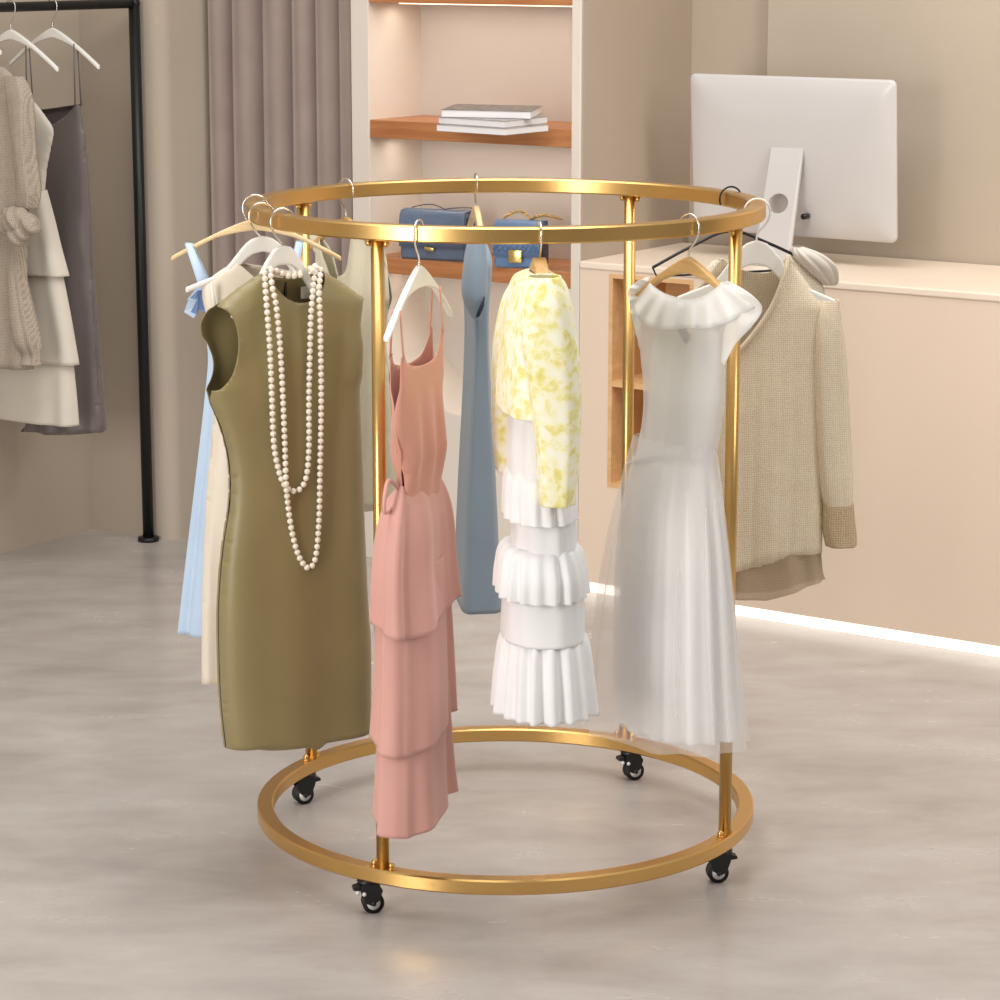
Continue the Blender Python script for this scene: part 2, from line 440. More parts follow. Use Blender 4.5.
# counter
ct = empty('reception_counter', (0, 0, 0), RA)
tag(ct, 'long cream reception counter with a wooden niche and a glowing strip along its foot', 'counter')
u0, u1, cz = -1.019, 2.2, .928
bm = NB()
nu0, nu1, nz0, nz1 = -.925, -.66, .309, .900
for a, b in (((u0, V0, .032), (nu0, 2.41, cz-.02)), ((nu1, V0, .032), (u1, 2.41, cz-.02)), ((nu0, V0, .032), (nu1, 2.41, nz0)),
             ((nu0, V0, nz1), (nu1, 2.41, cz-.02)), ((nu0, V0+.3, nz0), (nu1, 2.41, nz1))): box(bm, a, b)
room_obj('counter_body', bm, G['cream'], ct)
room_obj('countertop', box(NB(), (u0, V0-.004, cz-.02), (u1, 2.415, cz)), plain('cream_top', (240, 224, 206), .4, var=2), ct, bev=.004)
room_obj('toe_kick', box(NB(), (u0, V0+.04, 0), (u1, 2.40, .032)), G['cream'], ct)
room_obj('light_strip', box(NB(), (u0+.01, V0+.006, .002), (u1, V0+.03, .031)), G['led'], ct)
bm = NB()
g = .012
for a, b in (((nu0, V0-.001, nz0), (nu0+g, V0+.29, nz1)), ((nu1-g, V0-.001, nz0), (nu1, V0+.29, nz1)), ((nu0+g, V0-.001, nz0), (nu1-g, V0+.29, nz0+g)),
             ((nu0+g, V0-.001, nz1-g), (nu1-g, V0+.29, nz1)), ((nu0, V0+.28, nz0), (nu1, V0+.299, nz1))): box(bm, a, b)
room_obj('niche_lining', bm, G['niche'], ct)
room_obj('niche_shelf', box(NB(), (nu0+g, V0+.002, .59), (nu1-g, V0+.28, .606)), G['niche'], ct)

# ------------------------------------------------------------------ things on the counter and shelves
# computer, seen from behind; panel leans a little
mo = empty('desktop_computer', UV(-.527, 2.15, cz+.0006), RA)
tag(mo, 'large silver white desktop computer seen from behind on the reception counter', 'computer')
def rrect(x0, z0, x1, z1, r, n=6):
    out = []
    for cx_, cz_, a0 in ((x1-r, z1-r, 0), (x0+r, z1-r, pi/2), (x0+r, z0+r, pi), (x1-r, z0+r, 3*pi/2)):
        out += [(cx_+r*cos(a0+pi/2*k/n), cz_+r*sin(a0+pi/2*k/n)) for k in range(n+1)]
    return out
TIL = radians(4.5)
bm = NB(); layers = []
for d, yy in ((0, .0), (.0, .006), (.004, -.004), (.06, -.017), (.14, -.026)):
    layers.append((d, yy))
prof_ = [(.001, .010), (0, .006), (0, .0), (.006, -.004), (.05, -.011), (.12, -.019)]
rg = []
for d, yy in prof_:
    rg.append([bm.verts.new((x, yy, z)) for x, z in rrect(-.31+d, -.215+d*.9, .31-d, .215-d*.9, .016 if d < .02 else .03)])
for a, b in zip(rg, rg[1:]):
    for k in range(len(a)): bm.faces.new((a[k], a[(k+1) % len(a)], b[(k+1) % len(a)], b[k]))
bm.faces.new(rg[0]); bm.faces.new(rg[-1][::-1]); bmesh.ops.recalc_face_normals(bm, faces=bm.faces)
sh = link('screen_shell', bm, G['alu'], mo); sh.location = (0, 0, .285); sh.rotation_euler = (TIL, 0, 0)
s_ = link('screen', prism(NB(), rrect(-.3, -.205, .3, .205, .01), .0101, .0125, 'y'), G['black'], sh, smooth=False)
# stand: slanted plate with a round hole, foot bending under the screen
def stand_bm():
    bm = NB(); outer = [(-.056, .0), (.056, .0), (.048, .31), (-.048, .31)]
    o_ = []; per = []
    seg = 40
    hole = [(.030*cos(2*pi*k/seg), .165+.026*sin(2*pi*k/seg)) for k in range(seg)]
    V = [Vector(p) for p in outer]+[Vector(p) for p in hole]
    for i in range(10):
        for j in range(30):
            x = -.045+.01*i; z = .005+.01*j
            if (x**2+(z-.165)**2) > .035**2: V.append(Vector((x, z)))
    E = [(0, 1), (1, 2), (2, 3), (3, 0)]+[(4+k, 4+(k+1) % seg) for k in range(seg)]
    vo, eo, fo, *_ = geometry.delaunay_2d_cdt(V, E, [], 1, 1e-5)
    f2 = []
    for f in fo:
        cx_ = sum(vo[i].x for i in f)/3; cz_ = sum(vo[i].y for i in f)/3
        if cx_**2+(cz_-.165)**2 > .0295**2: f2.append(f)
    vs = [bm.verts.new((v.x, -.105+.08*(v.y/.305)**1.2, v.y)) for v in vo]
    for f in f2: bm.faces.new([vs[i] for i in f])
    return bm
st = link('stand', stand_bm(), G['alu'], mo, smooth=False); m_ = st.modifiers.new('s', 'SOLIDIFY'); m_.thickness = .008; m_.offset = 0
link('stand_foot', prism(NB(), rrect(-.056, -.105, .056, .09, .01), .0, .006, 'z'), G['alu'], mo, smooth=False)
hb = link('hinge_block', box(NB(), (-.04, -.03, .26), (.04, -.008, .30)), G['iron'], mo, smooth=False, bev=.002)
link('cable_port', tube(NB(), [(.055, -.03, .13), (.055, -.005, .13)], .008, 14), G['black'], mo)

# magazines
def magazine(pl, pn, pr, z0, h, cov, label):
    A = at_z(*pl, z0); B = at_z(*pn, z0); C_ = at_z(*pr, z0); D_ = A+C_-B
    o = empty('magazine', B); 
    loc = [(p-B).xy for p in (B, C_, D_, A)]
    c_ = sum(loc, Vector((0, 0)))/4
    inn = [c_+(p-c_)*.985 for p in loc]
    link('page_block', prism(NB(), [tuple(p) for p in inn], .0008, h-.0012), G['paper'], o, smooth=False)
    link('cover', prism(NB(), [tuple(p) for p in loc], h-.0012, h), cov, o, smooth=False)
    link('back_cover', prism(NB(), [tuple(p) for p in loc], 0, .0008), cov, o, smooth=False)
    return tag(o, label, 'magazine', 'magazines stacked on the upper shelf')
zs = 1.283
magazine((436, 131), (505, 135.5), (549, 131), zs, .018, G['cover2'], 'white edged magazine lying at the bottom of the stack on the upper shelf')
magazine((438, 123.5), (505, 128), (548, 123), zs+.0182, .018, G['cover2'], 'white edged magazine in the middle of the stack on the upper shelf')
magazine((441, 117), (531, 119), (543, 113), zs+.0366, .020, G['cover'], 'thick magazine with a dark cover on top of the stack')

# bags
def bag(U, V, w, d, h, mat, rot, label, quilt, chaincol, name='handbag'):
    o = empty(name, UV(U, V, .893), RA+rot); tag(o, label, 'handbag')
    def body(w, d, h, z0=0):
        bm = NB(); R = []
        for t, s in ((0, .93), (.06, 1), (.5, 1), (.9, .93), (1, .8)):
            R.append((z0+h*t, s))
        rg = []
        for z, s in R:
            rg.append([bm.verts.new((x, y, z)) for x, y in rrect(-w/2*(1-(1-s)*.25), -d/2*s, w/2*(1-(1-s)*.25), d/2*s, .01, 4)])
        for a, b in zip(rg, rg[1:]):
            for k in range(len(a)): bm.faces.new((a[k], a[(k+1) % len(a)], b[(k+1) % len(a)], b[k]))
        bm.faces.new(rg[0][::-1]); bm.faces.new(rg[-1]); bmesh.ops.recalc_face_normals(bm, faces=bm.faces); return bm
    link('bag_body', body(w, d, h), mat, o, bev=.0)
    # flap: folds over the top and down the front
    bm = NB(); prof = [(d*.40, h*.93), (d*.36, h+.002), (0, h+.004), (-d*.40, h+.001), (-d*.5, h*.93), (-d/2-.004, h*.8), (-d/2-.006, h*.55), (-d/2-.006, h*.27)]
    nx = 60; gr = []
    for i in range(nx+1):
        x = -w/2*.985+w*.985*i/nx; col = []
        for j, (y, z) in enumerate(prof):
            q = 0
            col.append(bm.verts.new((x, y, z)))
        gr.append(col)
    for a, b in zip(gr, gr[1:]):
        for j in range(len(prof)-1): bm.faces.new((a[j], b[j], b[j+1], a[j+1]))
    link('flap', bm, mat, o, sol=.004)
    if quilt:
        bm = NB()
        for i in range(-3, 13):
            x0 = -w/2+.018*i
            for s in (1, -1):
                a = (x0, -d/2-.0095, h*.36); b = (x0+s*h*.5, -d/2-.0085, h*.86)
                a = (max(-w*.485, min(w*.485, a[0])), a[1], a[2]); b = (max(-w*.485, min(w*.485, b[0])), b[1], b[2])
                if abs(a[0]-b[0]) > .01: tube(bm, [a, b], .0011, 5)
        link('quilt_stitching', bm, G['bagnavy'] if not quilt else mat, o)
    bm = NB(); box(bm, (-.020, -d/2-.015, h*.13), (.020, -d/2-.007, h*.13+.036)) if quilt else tube(bm, [(-.018, -d/2-.012, h*.26), (.012, -d/2-.012, h*.23)], .006, 10)
    link('clasp', bm, G['brass'], o, bev=.002)
    bm = NB()
    link('side_gusset', box(bm, (w/2-.001, -d*.36, .006), (w/2+.003, d*.36, h*.9)), G['bagnavy'], o, bev=.001)
    # chain strap lying over the top
    L = []
    for k in range(61):
        t = k/60
        L.append((-w*.42+w*(.95 if not quilt else 1.25)*t, d*.12+.02*sin(t*7), h+.007+(.010 if not quilt else .022)*abs(sin(t*(5.5 if not quilt else 6.2)))*(1-.5*t)))
    if quilt:
        bm = NB()
        for k in range(0, 60):
            a = Vector(L[k]); b = Vector(L[k+1]); c_ = (a+b)/2; t = (b-a).normalized(); s = t.cross(Vector((0, 0, 1) if k % 2 else (0, 1, .3))).normalized()
            tube(bm, [c_+t*.0042*cos(q)+s*.0034*sin(q) for q in [2*pi*i/8 for i in range(8)]], .0012, 5, closed=True)
        link('chain_strap', bm, chaincol, o)
    else:
        link('chain_strap', tube(NB(), L, .0016, 6), chaincol, o)
    return o
bag(-1.538, 1.925, .205, .075, .136, G['bagslate'], radians(10), 'slate blue leather flap bag with a small gold clasp on the lower shelf', False, G['bagnavy'])
bag(-1.243, 1.912, .135, .085, .124, G['bagblue'], radians(16), 'bright blue quilted bag with a square gold clasp and gold chain', True, G['brass'])

# ------------------------------------------------------------------ black clothes rail at the left
ZB = 1.603
rl = empty('clothes_rail', UV(-2.44, 1.672), RA)
tag(rl, 'black metal clothes rail standing against the left wall', 'clothes rail')
def rlobj(n, bm): return link(n, bm, G['iron'], rl)
rlobj('upright', cyl(NB(), (0, 0), .0165, .004, ZB, 20))
b_ = cyl(NB(), (0, 0), .032, 0, .012, 28); rlobj('foot_flange', b_)
rlobj('crossbar', tube(NB(), [(0, .0, ZB), (0, -1.9, ZB)], .0135, 20))
rlobj('upright', cyl(NB(), (0, -1.9), .0165, .004, ZB, 20)); rlobj('foot_flange', cyl(NB(), (0, -1.9), .032, 0, .012, 28))
rlobj('elbow_joint', ball(NB(), (0, 0, ZB), .0185)); rlobj('elbow_joint', ball(NB(), (0, -1.9, ZB), .0185))

# ------------------------------------------------------------------ round gold rack
ZT, ZBo, TW, TH, RO = 1.2962, .0939, .032, .029, .5
RC = RO-TW/2
rk = empty('round_garment_rack', (0, 0, 0))
tag(rk, 'round gold two-ring garment rack on four black castors', 'garment rack')
def ring_bm(z):
    bm = NB(); n = 160; b = .003
    sec = [(RO-TW+b, z-TH), (RO-b, z-TH), (RO, z-TH+b), (RO, z-b), (RO-b, z), (RO-TW+b, z), (RO-TW, z-b), (RO-TW, z-TH+b)]
    rg = [[bm.verts.new((r*cos(2*pi*i/n), r*sin(2*pi*i/n), zz)) for r, zz in sec] for i in range(n)]
    for i in range(n):
        A, B = rg[i], rg[(i+1) % n]
        for k in range(8): bm.faces.new((A[k], A[(k+1) % 8], B[(k+1) % 8], B[k]))
    bmesh.ops.recalc_face_normals(bm, faces=bm.faces); return bm
for z in (ZT, ZBo):
    o = link('ring_tube', ring_bm(z), G['gold'], rk, smooth=True)
    e_ = o.modifiers.new('es', 'EDGE_SPLIT'); e_.split_angle = radians(28)
A0 = -.500447
PA = [A0, A0+pi/2-.0632, A0+pi-.0567, A0+1.5*pi+.0092]
def wheel_unit(a, yaw, off):
    P = Vector((RC*cos(a), RC*sin(a), 0))+Vector((-sin(a), cos(a), 0))*off
    c = empty('castor', (P.x, P.y, 0), yaw); c.parent = rk
    zt = ZBo-TH
    link('mount_plate', tube(NB(), [(0, 0, zt-.006), (0, 0, zt)], .019, 20), G['black'], c)
    # fork housing: curved hood over the wheel
    bm = NB()
    for s in (-1, 1):
        pts = [(-.012, zt-.006), (.02, zt-.006), (.028, zt-.02), (.020, .024), (.006, .016), (-.006, .022), (-.014, zt-.02)]
        prism(bm, pts, s*.0135-.0015, s*.0135+.0015, 'y')
    box(bm, (-.012, -.013, zt-.014), (.02, .013, zt-.005))
    link('fork', bm, G['black'], c, smooth=False, bev=.0012)
    for s in (-1, 1):
        link('wheel', tube(NB(), [(.010, s*.0065-.0055, .0205), (.010, s*.0065+.0055, .0205)], .0205, 28), G['tyre'], c)
    for s in (-1, 1):
        bm = NB(); rg = []
        tube(bm, [(.010, s*.0125, .0205), (.010, s*.0138, .0205)], .0125, 24); link('hub', bm, G['silver'], c)
    link('axle_bolt', tube(NB(), [(.010, -.0175, .0205), (.010, .0175, .0205)], .0045, 12), G['black'], c)
    bm = NB()
    prism(bm, [(-.012, zt-.008), (-.027, zt-.012), (-.028, zt-.018), (-.014, zt-.020)], -.010, .010, 'y')
    link('brake_pedal', bm, G['black'], c, smooth=False, bev=.001)
    bm = NB(); ball(bm, (-.020, -.0125, zt-.022), .0042, 10); ball(bm, (-.008, -.0165, zt-.024), .0042, 10); link('rivet', bm, G['silver'], c)
for a, yaw, off in zip(PA, (radians(188), radians(20), radians(205), radians(12)), (-.008, -.012, .016, -.035)):
    P = Vector((RC*cos(a), RC*sin(a), 0)); t = Vector((-sin(a), cos(a), 0))
    link('post', cyl(NB(), (P.x, P.y), .0122, ZBo, ZT-TH, 28), G['gold'], rk)
    for s in (-1, 1):
        for z, q in ((ZBo, 1), (ZT-TH, -1)):
            p = P+t*s*.0185; bm = NB(); ball(bm, (p.x, p.y, z+q*.0065), .0062, 14)
            tube(bm, [(p.x, p.y, z), (p.x, p.y, z+q*.002)], .0072, 14); link('cap_nut', bm, G['gold'], rk)
    wheel_unit(a, yaw, off)

# ------------------------------------------------------------------ hangers
def rail_frame(deg, rot=0):
    a = radians(deg); return Frame((RC*cos(a), RC*sin(a)), a+radians(rot))
def hanger(fr, zn, W, drop, style, mat, label, zc=None, R=.0245, out=1, hookmat=None, te=.014, tc=.034, ty=.006, name='clothes_hanger', bar=False):
    o = fr.empty(name); tag(o, label, 'hanger')
    if zc is None: zc = ZT-TH/2
    pts = []
    for k in range(25):
        a = radians(205-215*k/24); pts.append((out*R*cos(a), 0, zc+R*sin(a)))
    pts += [(out*R*.92, 0, zc-.012), (out*R*.6, 0, zc-.026), (out*R*.2, 0, zc-.037)]
    if zn < zc-.05: pts.append((0, 0, zc-.047))
    pts.append((0, 0, zn-.006))
    link('hook', tube(NB(), smoothline(pts, 3), .0019, 8), hookmat or G['chrome'], o)
    n = 30; top = []; bot = []
    for i in range(n+1):
        x = -W+2*W*i/n; u = abs(x)/W
        if style == 'slim': zt = zn-drop*(.12*u+.88*u**1.25) - .0*u; th = tc+(te-tc)*min(1, u*2.2)
        elif style == 'hump':
            s = min(1, max(0, (u-.1)/.5)); s = s*s*(3-2*s); zt = zn-drop*(.48*s+.52*u**1.1); th = tc+(te-tc)*min(1, (u*1.6)**1.0)
            if u < .45: th = tc*(1-.35*u) - 0*.02
        elif style == 'dome':
            q = min(1, abs(x)/.056); zt = zn-.034*(1-sqrt(max(0, 1-q*q*.98)))-(drop-.034)*max(0, u-.16)/.84-.01*min(1, q); th = .036-.018*u
        else: zt = zn; th = .01
        top.append((x, zt)); bot.append((x, zt-th))
    if style == 'wire':
        bm = NB(); tube(bm, smoothline([(-W, 0, zn-drop), (-W*.5, 0, zn-drop*.45), (0, 0, zn-.004), (W*.5, 0, zn-drop*.45), (W, 0, zn-drop)], 6), .0032, 8)
        tube(bm, [(-W, 0, zn-drop), (-W*.95, 0, zn-drop-.018), (W*.95, 0, zn-drop-.018), (W, 0, zn-drop)], .0022, 8)
        link('hanger_arms', bm, mat, o)
    else:
        bm = NB(); prism(bm, top+bot[::-1], -ty, ty, 'y')
        link('hanger_arms', bm, mat, o, smooth=False, bev=.003)
    if bar:
        link('trouser_bar', tube(NB(), [(-W*.93, 0, zn-drop-.004), (-W*.93, 0, zn-drop-.02), (W*.93, 0, zn-drop-.02), (W*.93, 0, zn-drop-.004)], .0022, 8), mat, o)
    o['group'] = 'clothes hangers on the black rail' if R < .02 else 'clothes hangers on the round rack'
    return o

def tube_px(fr, rows, X, amp=.003, seg=60, pl=5):
    """sleeve hanging at X; rows (py, pxl, pxr, rx)"""
    R = []
    for py, a, b, rx in rows:
        z = fr.zat(py, X); fx, fy = fr.fac(z, X); mid = (a+b)/2; Yc = (mid-proj(fr.W(X, 0, z))[0])/fy; hw = (b-a)/2
        R.append((z, X, Yc, rx, sqrt(max(hw*hw-(rx*fx)**2, (hw*.5)**2))/abs(fy)))
    return loft(R, pl, [(0, amp*.3), (1, amp)], seg=seg)

# ================= garments on the round rack =================
def top(name, fr, label, cat='dress', group=None):
    o = fr.empty(name); return tag(o, label, cat, group)

# --- light blue strappy dress, far left
f1 = rail_frame(180)
hanger(f1, 1.262, .165, .075, 'slim', G['hwoodp'], 'pale wooden hanger carrying the light blue strappy dress', te=.009, tc=.024)
d = top('dress', f1, 'long light blue strappy dress with a blue bow behind the ivory dress')
link('skirt', loft([f1.row(318, 203, 300, ry=.03), f1.row(355, 209, 292, ry=.03), f1.row(400, 206, 296, ry=.035), f1.row(462, 199.5, 302, ry=.04), f1.row(512, 194, 306, ry=.045), f1.row(575, 187, 310, ry=.05), f1.row(632, 181, 314, ry=.055)],
     9, [(0, .001), (1, .008)]), G['sky'], d, sol=.0012)
for a, b in (((189, 246), (213, 292)), ((300, 244), (284, 300))):
    for s in (1, -1):
        A = f1.L(*a); B = f1.L(*b)
        bm = NB(); prs = [(A[0]-.007, A[1]+.004), (A[0]+.007, A[1]+.006), (B[0]+.012, B[1]-.03), (B[0]-.014, B[1]-.03)]
        vs = [bm.verts.new((x, s*(.009 if i < 2 else .024), z)) for i, (x, z) in enumerate(prs)]; bm.faces.new(vs)
        link('strap', bm, G['sky'], d, sol=.0014)
for k, (pl_, mt) in enumerate(((((184, 312), (190, 296), (204, 284), (209, 288), (206, 300), (194, 318)), 'sky'), (((187, 300), (197, 287), (206, 281), (208, 284), (194, 299)), 'sky'), (((191, 312), (199, 296), (203, 298), (197, 314)), 'navy'),
        (((199, 309), (200, 294), (206, 284), (211, 288), (210, 310), (204, 312)), 'navy'), (((190, 298), (198, 290), (202, 290), (196, 299)), 'navy'))):
    bm = NB(); yy = .030+.004*k; vs = []
    for i, p in enumerate(pl_):
        X, Z_ = f1.L(*p, yy); vs.append(bm.verts.new((X, yy+.003*(i % 2), Z_)))
    bm.faces.new(vs); bmesh.ops.triangulate(bm, faces=bm.faces); link('bow_loop', bm, G[mt], d, sol=.0025, smooth=False)

# --- ivory satin dress
f2 = rail_frame(199)
hanger(f2, 1.245, .148, .092, 'hump', G['hwhite'], 'white hanger carrying the ivory satin dress behind the olive dress', te=.010, tc=.03)
d = top('dress', f2, 'long ivory satin dress hanging between the light blue and the olive dress')
fo = [(236, 262), (236, 262), (220, 271), (203, 284), (203, 284), (203, 300), (210, 330), (213, 365), (214, 400), (212, 440), (208, 480), (205, 530), (202, 600), (201, 683), (201, 683), (250, 690), (300, 690), (300, 690), (304, 600), (305, 500), (300, 400), (304, 330), (322, 295), (322, 295), (300, 275), (285, 270), (285, 270), (276, 288), (262, 290), (252, 276)]
bo = [p for p in fo if p not in ((276, 288), (262, 290), (252, 276))]
garment_sheets('dress_body', f2, fo, bo, [(260, .006), (300, .02), (400, .028), (690, .04)], G['ivory'], d, fold=lambda x, z, s: .010*sin(x*95+1)*min(1, max(0, 1.05-z)))
bm = NB(); A = f2.L(212, 285, .03); B = f2.L(219, 330, .03)
vs = [bm.verts.new((x, .024, z)) for x, z in ((A[0]-.003, A[1]), (A[0]+.003, A[1]), (B[0]+.004, B[1]), (B[0]-.003, B[1]))]; bm.faces.new(vs)
link('piping', bm, G['label'], d, sol=.003)

# --- olive shift dress
f3 = rail_frame(212)
hanger(f3, 1.238, .108, .105, 'dome', G['hwhite'], 'broad white hanger inside the neck of the olive dress', te=.012, tc=.045)
d = top('dress', f3, 'olive green sleeveless shift dress draped with pearls at the left of the round rack')
body = [(209, 390), (209, 390), (211, 404), (221, 428), (229, 462), (230, 500), (223, 550), (219, 600), (219, 650), (221, 700), (226, 748), (226, 748), (290, 745), (368, 730), (368, 730), (369, 650), (366, 600), (363, 540), (361, 480), (359, 420), (358, 380), (359, 345), (359, 345), (357, 325), (363, 298), (363, 298), (342, 283), (323, 271), (323, 271)]
fo = body+[(319, 285), (311, 297), (298, 301), (286, 300), (274, 290), (264, 271), (264, 271), (240, 287), (216, 306), (216, 306), (224, 312), (230, 328), (231, 350), (226, 372), (216, 386)]
bo = body+[(310, 276), (290, 279), (270, 276), (264, 271), (264, 271), (240, 287), (216, 306), (216, 306), (209, 311), (204, 324), (206, 337), (206, 337), (213, 346), (218, 362), (216, 378)]
def f3fold(x, z, s):
    a = max(0, min(1, (1.15-z)/.12)) ; b = max(0, min(1, (z-.95)/.15))
    return s*(.007*sin(x*46+1.5)*a*(.35+.65*b) + .006*sin(x*30+z*14)*b*a)
garment_sheets('dress_body', f3, fo, bo, [(272, .012), (300, .026), (340, .034), (440, .04), (600, .048), (752, .052)], G['olive'], d, prof=4, etab=[(300, .0), (320, .010), (345, .016), (380, .012), (392, .0), (752, .0)], fold=f3fold)
# armhole piping, zip and care label
bm = NB(); A = f3.L(285, 276, -.02); B = f3.L(285, 302, -.02); box(bm, (A[0]-.002, -.022, B[1]), (A[0]+.002, -.017, A[1])); link('zip', bm, G['hemdark'], d, smooth=False)
bm = NB(); A = f3.L(301, 287, -.01); B = f3.L(313, 298, -.01); box(bm, (A[0], -.012, B[1]), (B[0], -.010, A[1])); link('care_label', bm, G['label'], d, smooth=False)

# --- pearls
pm = NB(); ball(pm, (0, 0, 0), .0058, 14); pme = bpy.data.meshes.new('pearl'); pm.to_mesh(pme); pm.free(); pme.materials.append(G['pearl'])
for p in pme.polygons: p.use_smooth = True
def necklace(path, label, yo):
    o = f3.empty('pearl_necklace'); tag(o, label, 'necklace', 'pearl necklaces over the olive dress')
    pts = smoothline([(f3.L(a, b, y)[0], y, f3.L(a, b, y)[1]) for a, b, y in path], 14)
    pts = [Vector(p) for p in pts]; acc = 0; last = pts[0]; out = [pts[0]]
    for p, q in zip(pts, pts[1:]):
        L_ = (q-p).length; t = 0
        while acc+(L_-t) >= .01255:
            t += .01255-acc; out.append(p+(q-p)*(t/L_)); acc = 0
        acc += L_-t
    for p in out[:100]:
        c = bpy.data.objects.new('pearl', pme); COL.objects.link(c); c.parent = o; c.location = p
    link('thread', tube(NB(), [tuple(p) for p in out], .0007, 5), G['pearl'], o)
Y = .052
n1 = [(300, 273, .018), (290, 274, .018), (278, 273, .018), (266, 268, .018), (265, 280, .036), (267, 310, Y), (270, 350, Y), (272, 400, Y), (274, 445, Y), (280, 475, Y), (287, 488, Y), (294, 491, Y), (302, 487, Y), (307, 473, Y), (309, 445, Y), (309, 400, Y), (310, 350, Y), (311, 315, Y), (313, 288, .036), (315, 266, .018), (308, 271, .018)]
n2 = [(300, 275, .028), (288, 276, .028), (272, 270, .028), (272, 285, .044), (276, 305, Y), (280, 345, Y), (283, 400, Y), (285, 450, Y), (286, 482, Y+.008), (288, 505, Y), (292, 532, Y), (298, 554, Y), (305, 566, Y), (311, 567, Y), (316, 555, Y), (319, 520, Y), (320, 470, Y), (321, 420, Y), (321, 370, Y), (320, 320, Y), (319, 290, .044), (320, 268, .02), (310, 272, .028)]
necklace(n1, 'shorter loop of white pearls hanging over the front of the olive dress', 0)
necklace(n2, 'longer loop of white pearls reaching down the olive dress', 0)

# --- pale sage dress, behind
f4 = rail_frame(133)
hanger(f4, 1.229, .12, .07, 'slim', G['hwood'], 'wooden hanger of the pale sage dress at the back left of the rack', te=.012, tc=.022)
d = top('dress', f4, 'pale sage sleeveless dress hanging behind the olive dress and the gold post')
sg = [(309, 232), (309, 232), (318, 231), (318, 231), (326, 250), (333, 272), (338, 292), (342, 290), (344, 278), (350, 270), (352, 245), (352, 232), (352, 232), (376, 234), (386, 262), (391, 298), (391, 298), (386, 322), (385, 345), (390, 380), (394, 430), (397, 470), (396, 508), (396, 508), (350, 512), (312, 505), (312, 505), (312, 430), (316, 380), (318, 330), (318, 290), (316, 260)]
garment_sheets('dress_body', f4, sg, sg, [(232, .006), (290, .02), (508, .035)], G['sage'], d, fold=lambda x, z, s: .004*sin(x*120)*s)
# --- salmon tiered dress, front
f6 = rail_frame(251.5)
hanger(f6, 1.226, .165, .105, 'slim', G['hwhite'], 'white hanger carrying the salmon pink tiered dress', te=.010, tc=.04, hookmat=G['chrome'])
d = top('dress', f6, 'salmon pink strappy dress with a long three tier skirt at the front of the rack')
def f6s(p, y=.02): return f6.L(*p, y)
def zz6(y): return f6.zat(y)
XN, XF = .135, -.115
zN = zz6(349); zt_ = zz6(360)
fo = [(.120, zN+.0), (.120, zN+.0), (.108, zN+.008), (.108, zN+.008), (.095, zN-.012), (.05, zN-.022), (0, zN-.024), (-.05, zN-.016), (-.078, zN+.012), (-.084, zN+.03), (-.084, zN+.03), (-.094, zN+.026), (-.094, zN+.026),
      (-.098, zz6(380)), (-.105, zz6(430)), (-.10, zz6(460)), (-.082, zz6(498)), (-.082, zz6(498)), (.082, zz6(498)), (.082, zz6(498)), (.09, zz6(465)), (.118, zz6(430)), (.125, zz6(400)), (.122, zz6(375))]
ex = extents([fo]); TT = [(zz6(340), .012), (zz6(400), .022), (zz6(450), .028), (zz6(490), .018)]
bm = NB()
for s in (1, -1):
    sheet_mesh(bm, fo, s, lambda z: lerp_tab(TT, z), ex, lambda z: lerp_tab([(zz6(350), .010), (zz6(380), .008), (zz6(398), .0), (zz6(490), .0)], z),
               lambda x, z, s: s*.005*sin(x*95+.6)*min(1, max(0, (zz6(380)-z)/.12))*min(1, max(.2, (z-zz6(498))/.08)), .009, 3)
bmesh.ops.remove_doubles(bm, verts=bm.verts, dist=.0008); bmesh.ops.recalc_face_normals(bm, faces=bm.faces)
link('bodice', bm, G['blush'], d, sol=.0014)
for X, dx in ((.114, -.0), (-.089, .0)):
    zh = 1.226-.105*(.12*abs(X)/.165+.88*(abs(X)/.165)**1.25)
    for s in (1, -1):
        bm = NB(); n = 6; r = []
        for k in range(n+1):
            t = k/n; x = X+dx*(1-t); y = s*(.0075+(.0125-.0075)*t); z = zh+.001+((zN if X > 0 else zN+.02)-.004-zh)*t
            r.append((bm.verts.new((x-.004, y, z)), bm.verts.new((x+.004, y, z))))
        for a, b in zip(r, r[1:]): bm.faces.new((a[0], a[1], b[1], b[0]))
        link('strap', bm, G['blush'], d, sol=.0014)
def r6(py, a, b, rx): return f6.row(py, a, b, rx=rx)
tA = [(0, .001), (.15, .004), (.4, .010), (1, .015)]
link('skirt_tier', loft([r6(477, 404, 432, .084), r6(495, 391, 440, .10), r6(525, 384, 445, .115), r6(565, 381, 447, .125), r6(608, 380, 451, .13)], 6, tA, hem=lambda a, x: -.028*max(0, sin(a+.9)) , ph=.5, ex=3.2), G['pink'], d, sol=.0014)
link('skirt_tier', loft([r6(560, 386, 443, .105), r6(620, 382, 445, .115), r6(680, 381, 447, .12), r6(726, 379, 448, .125)], 5, [(0, .005), (1, .014)], hem=lambda a, x: -.026*max(0, sin(a+1)), ph=1, ex=3.2), G['pink'], d, sol=.0014)
link('skirt_tier', loft([r6(690, 384, 443, .105), r6(740, 382, 445, .11), r6(780, 381, 447, .115), r6(806, 380, 449, .12)], 5, [(0, .005), (1, .014)], hem=lambda a, x: -.026*max(0, sin(a+1)), ph=1.4, ex=3.2), G['pink'], d, sol=.0014)
A = [(.085, -.01, zz6(480)), (.105, -.02, zz6(470)), (.125, -.02, zz6(482)), (.13, -.02, zz6(497)), (.11, -.02, zz6(500)), (.09, -.01, zz6(488))]
link('waist_tie', tube(NB(), smoothline(A, 4), .004, 6), G['pink'], d)

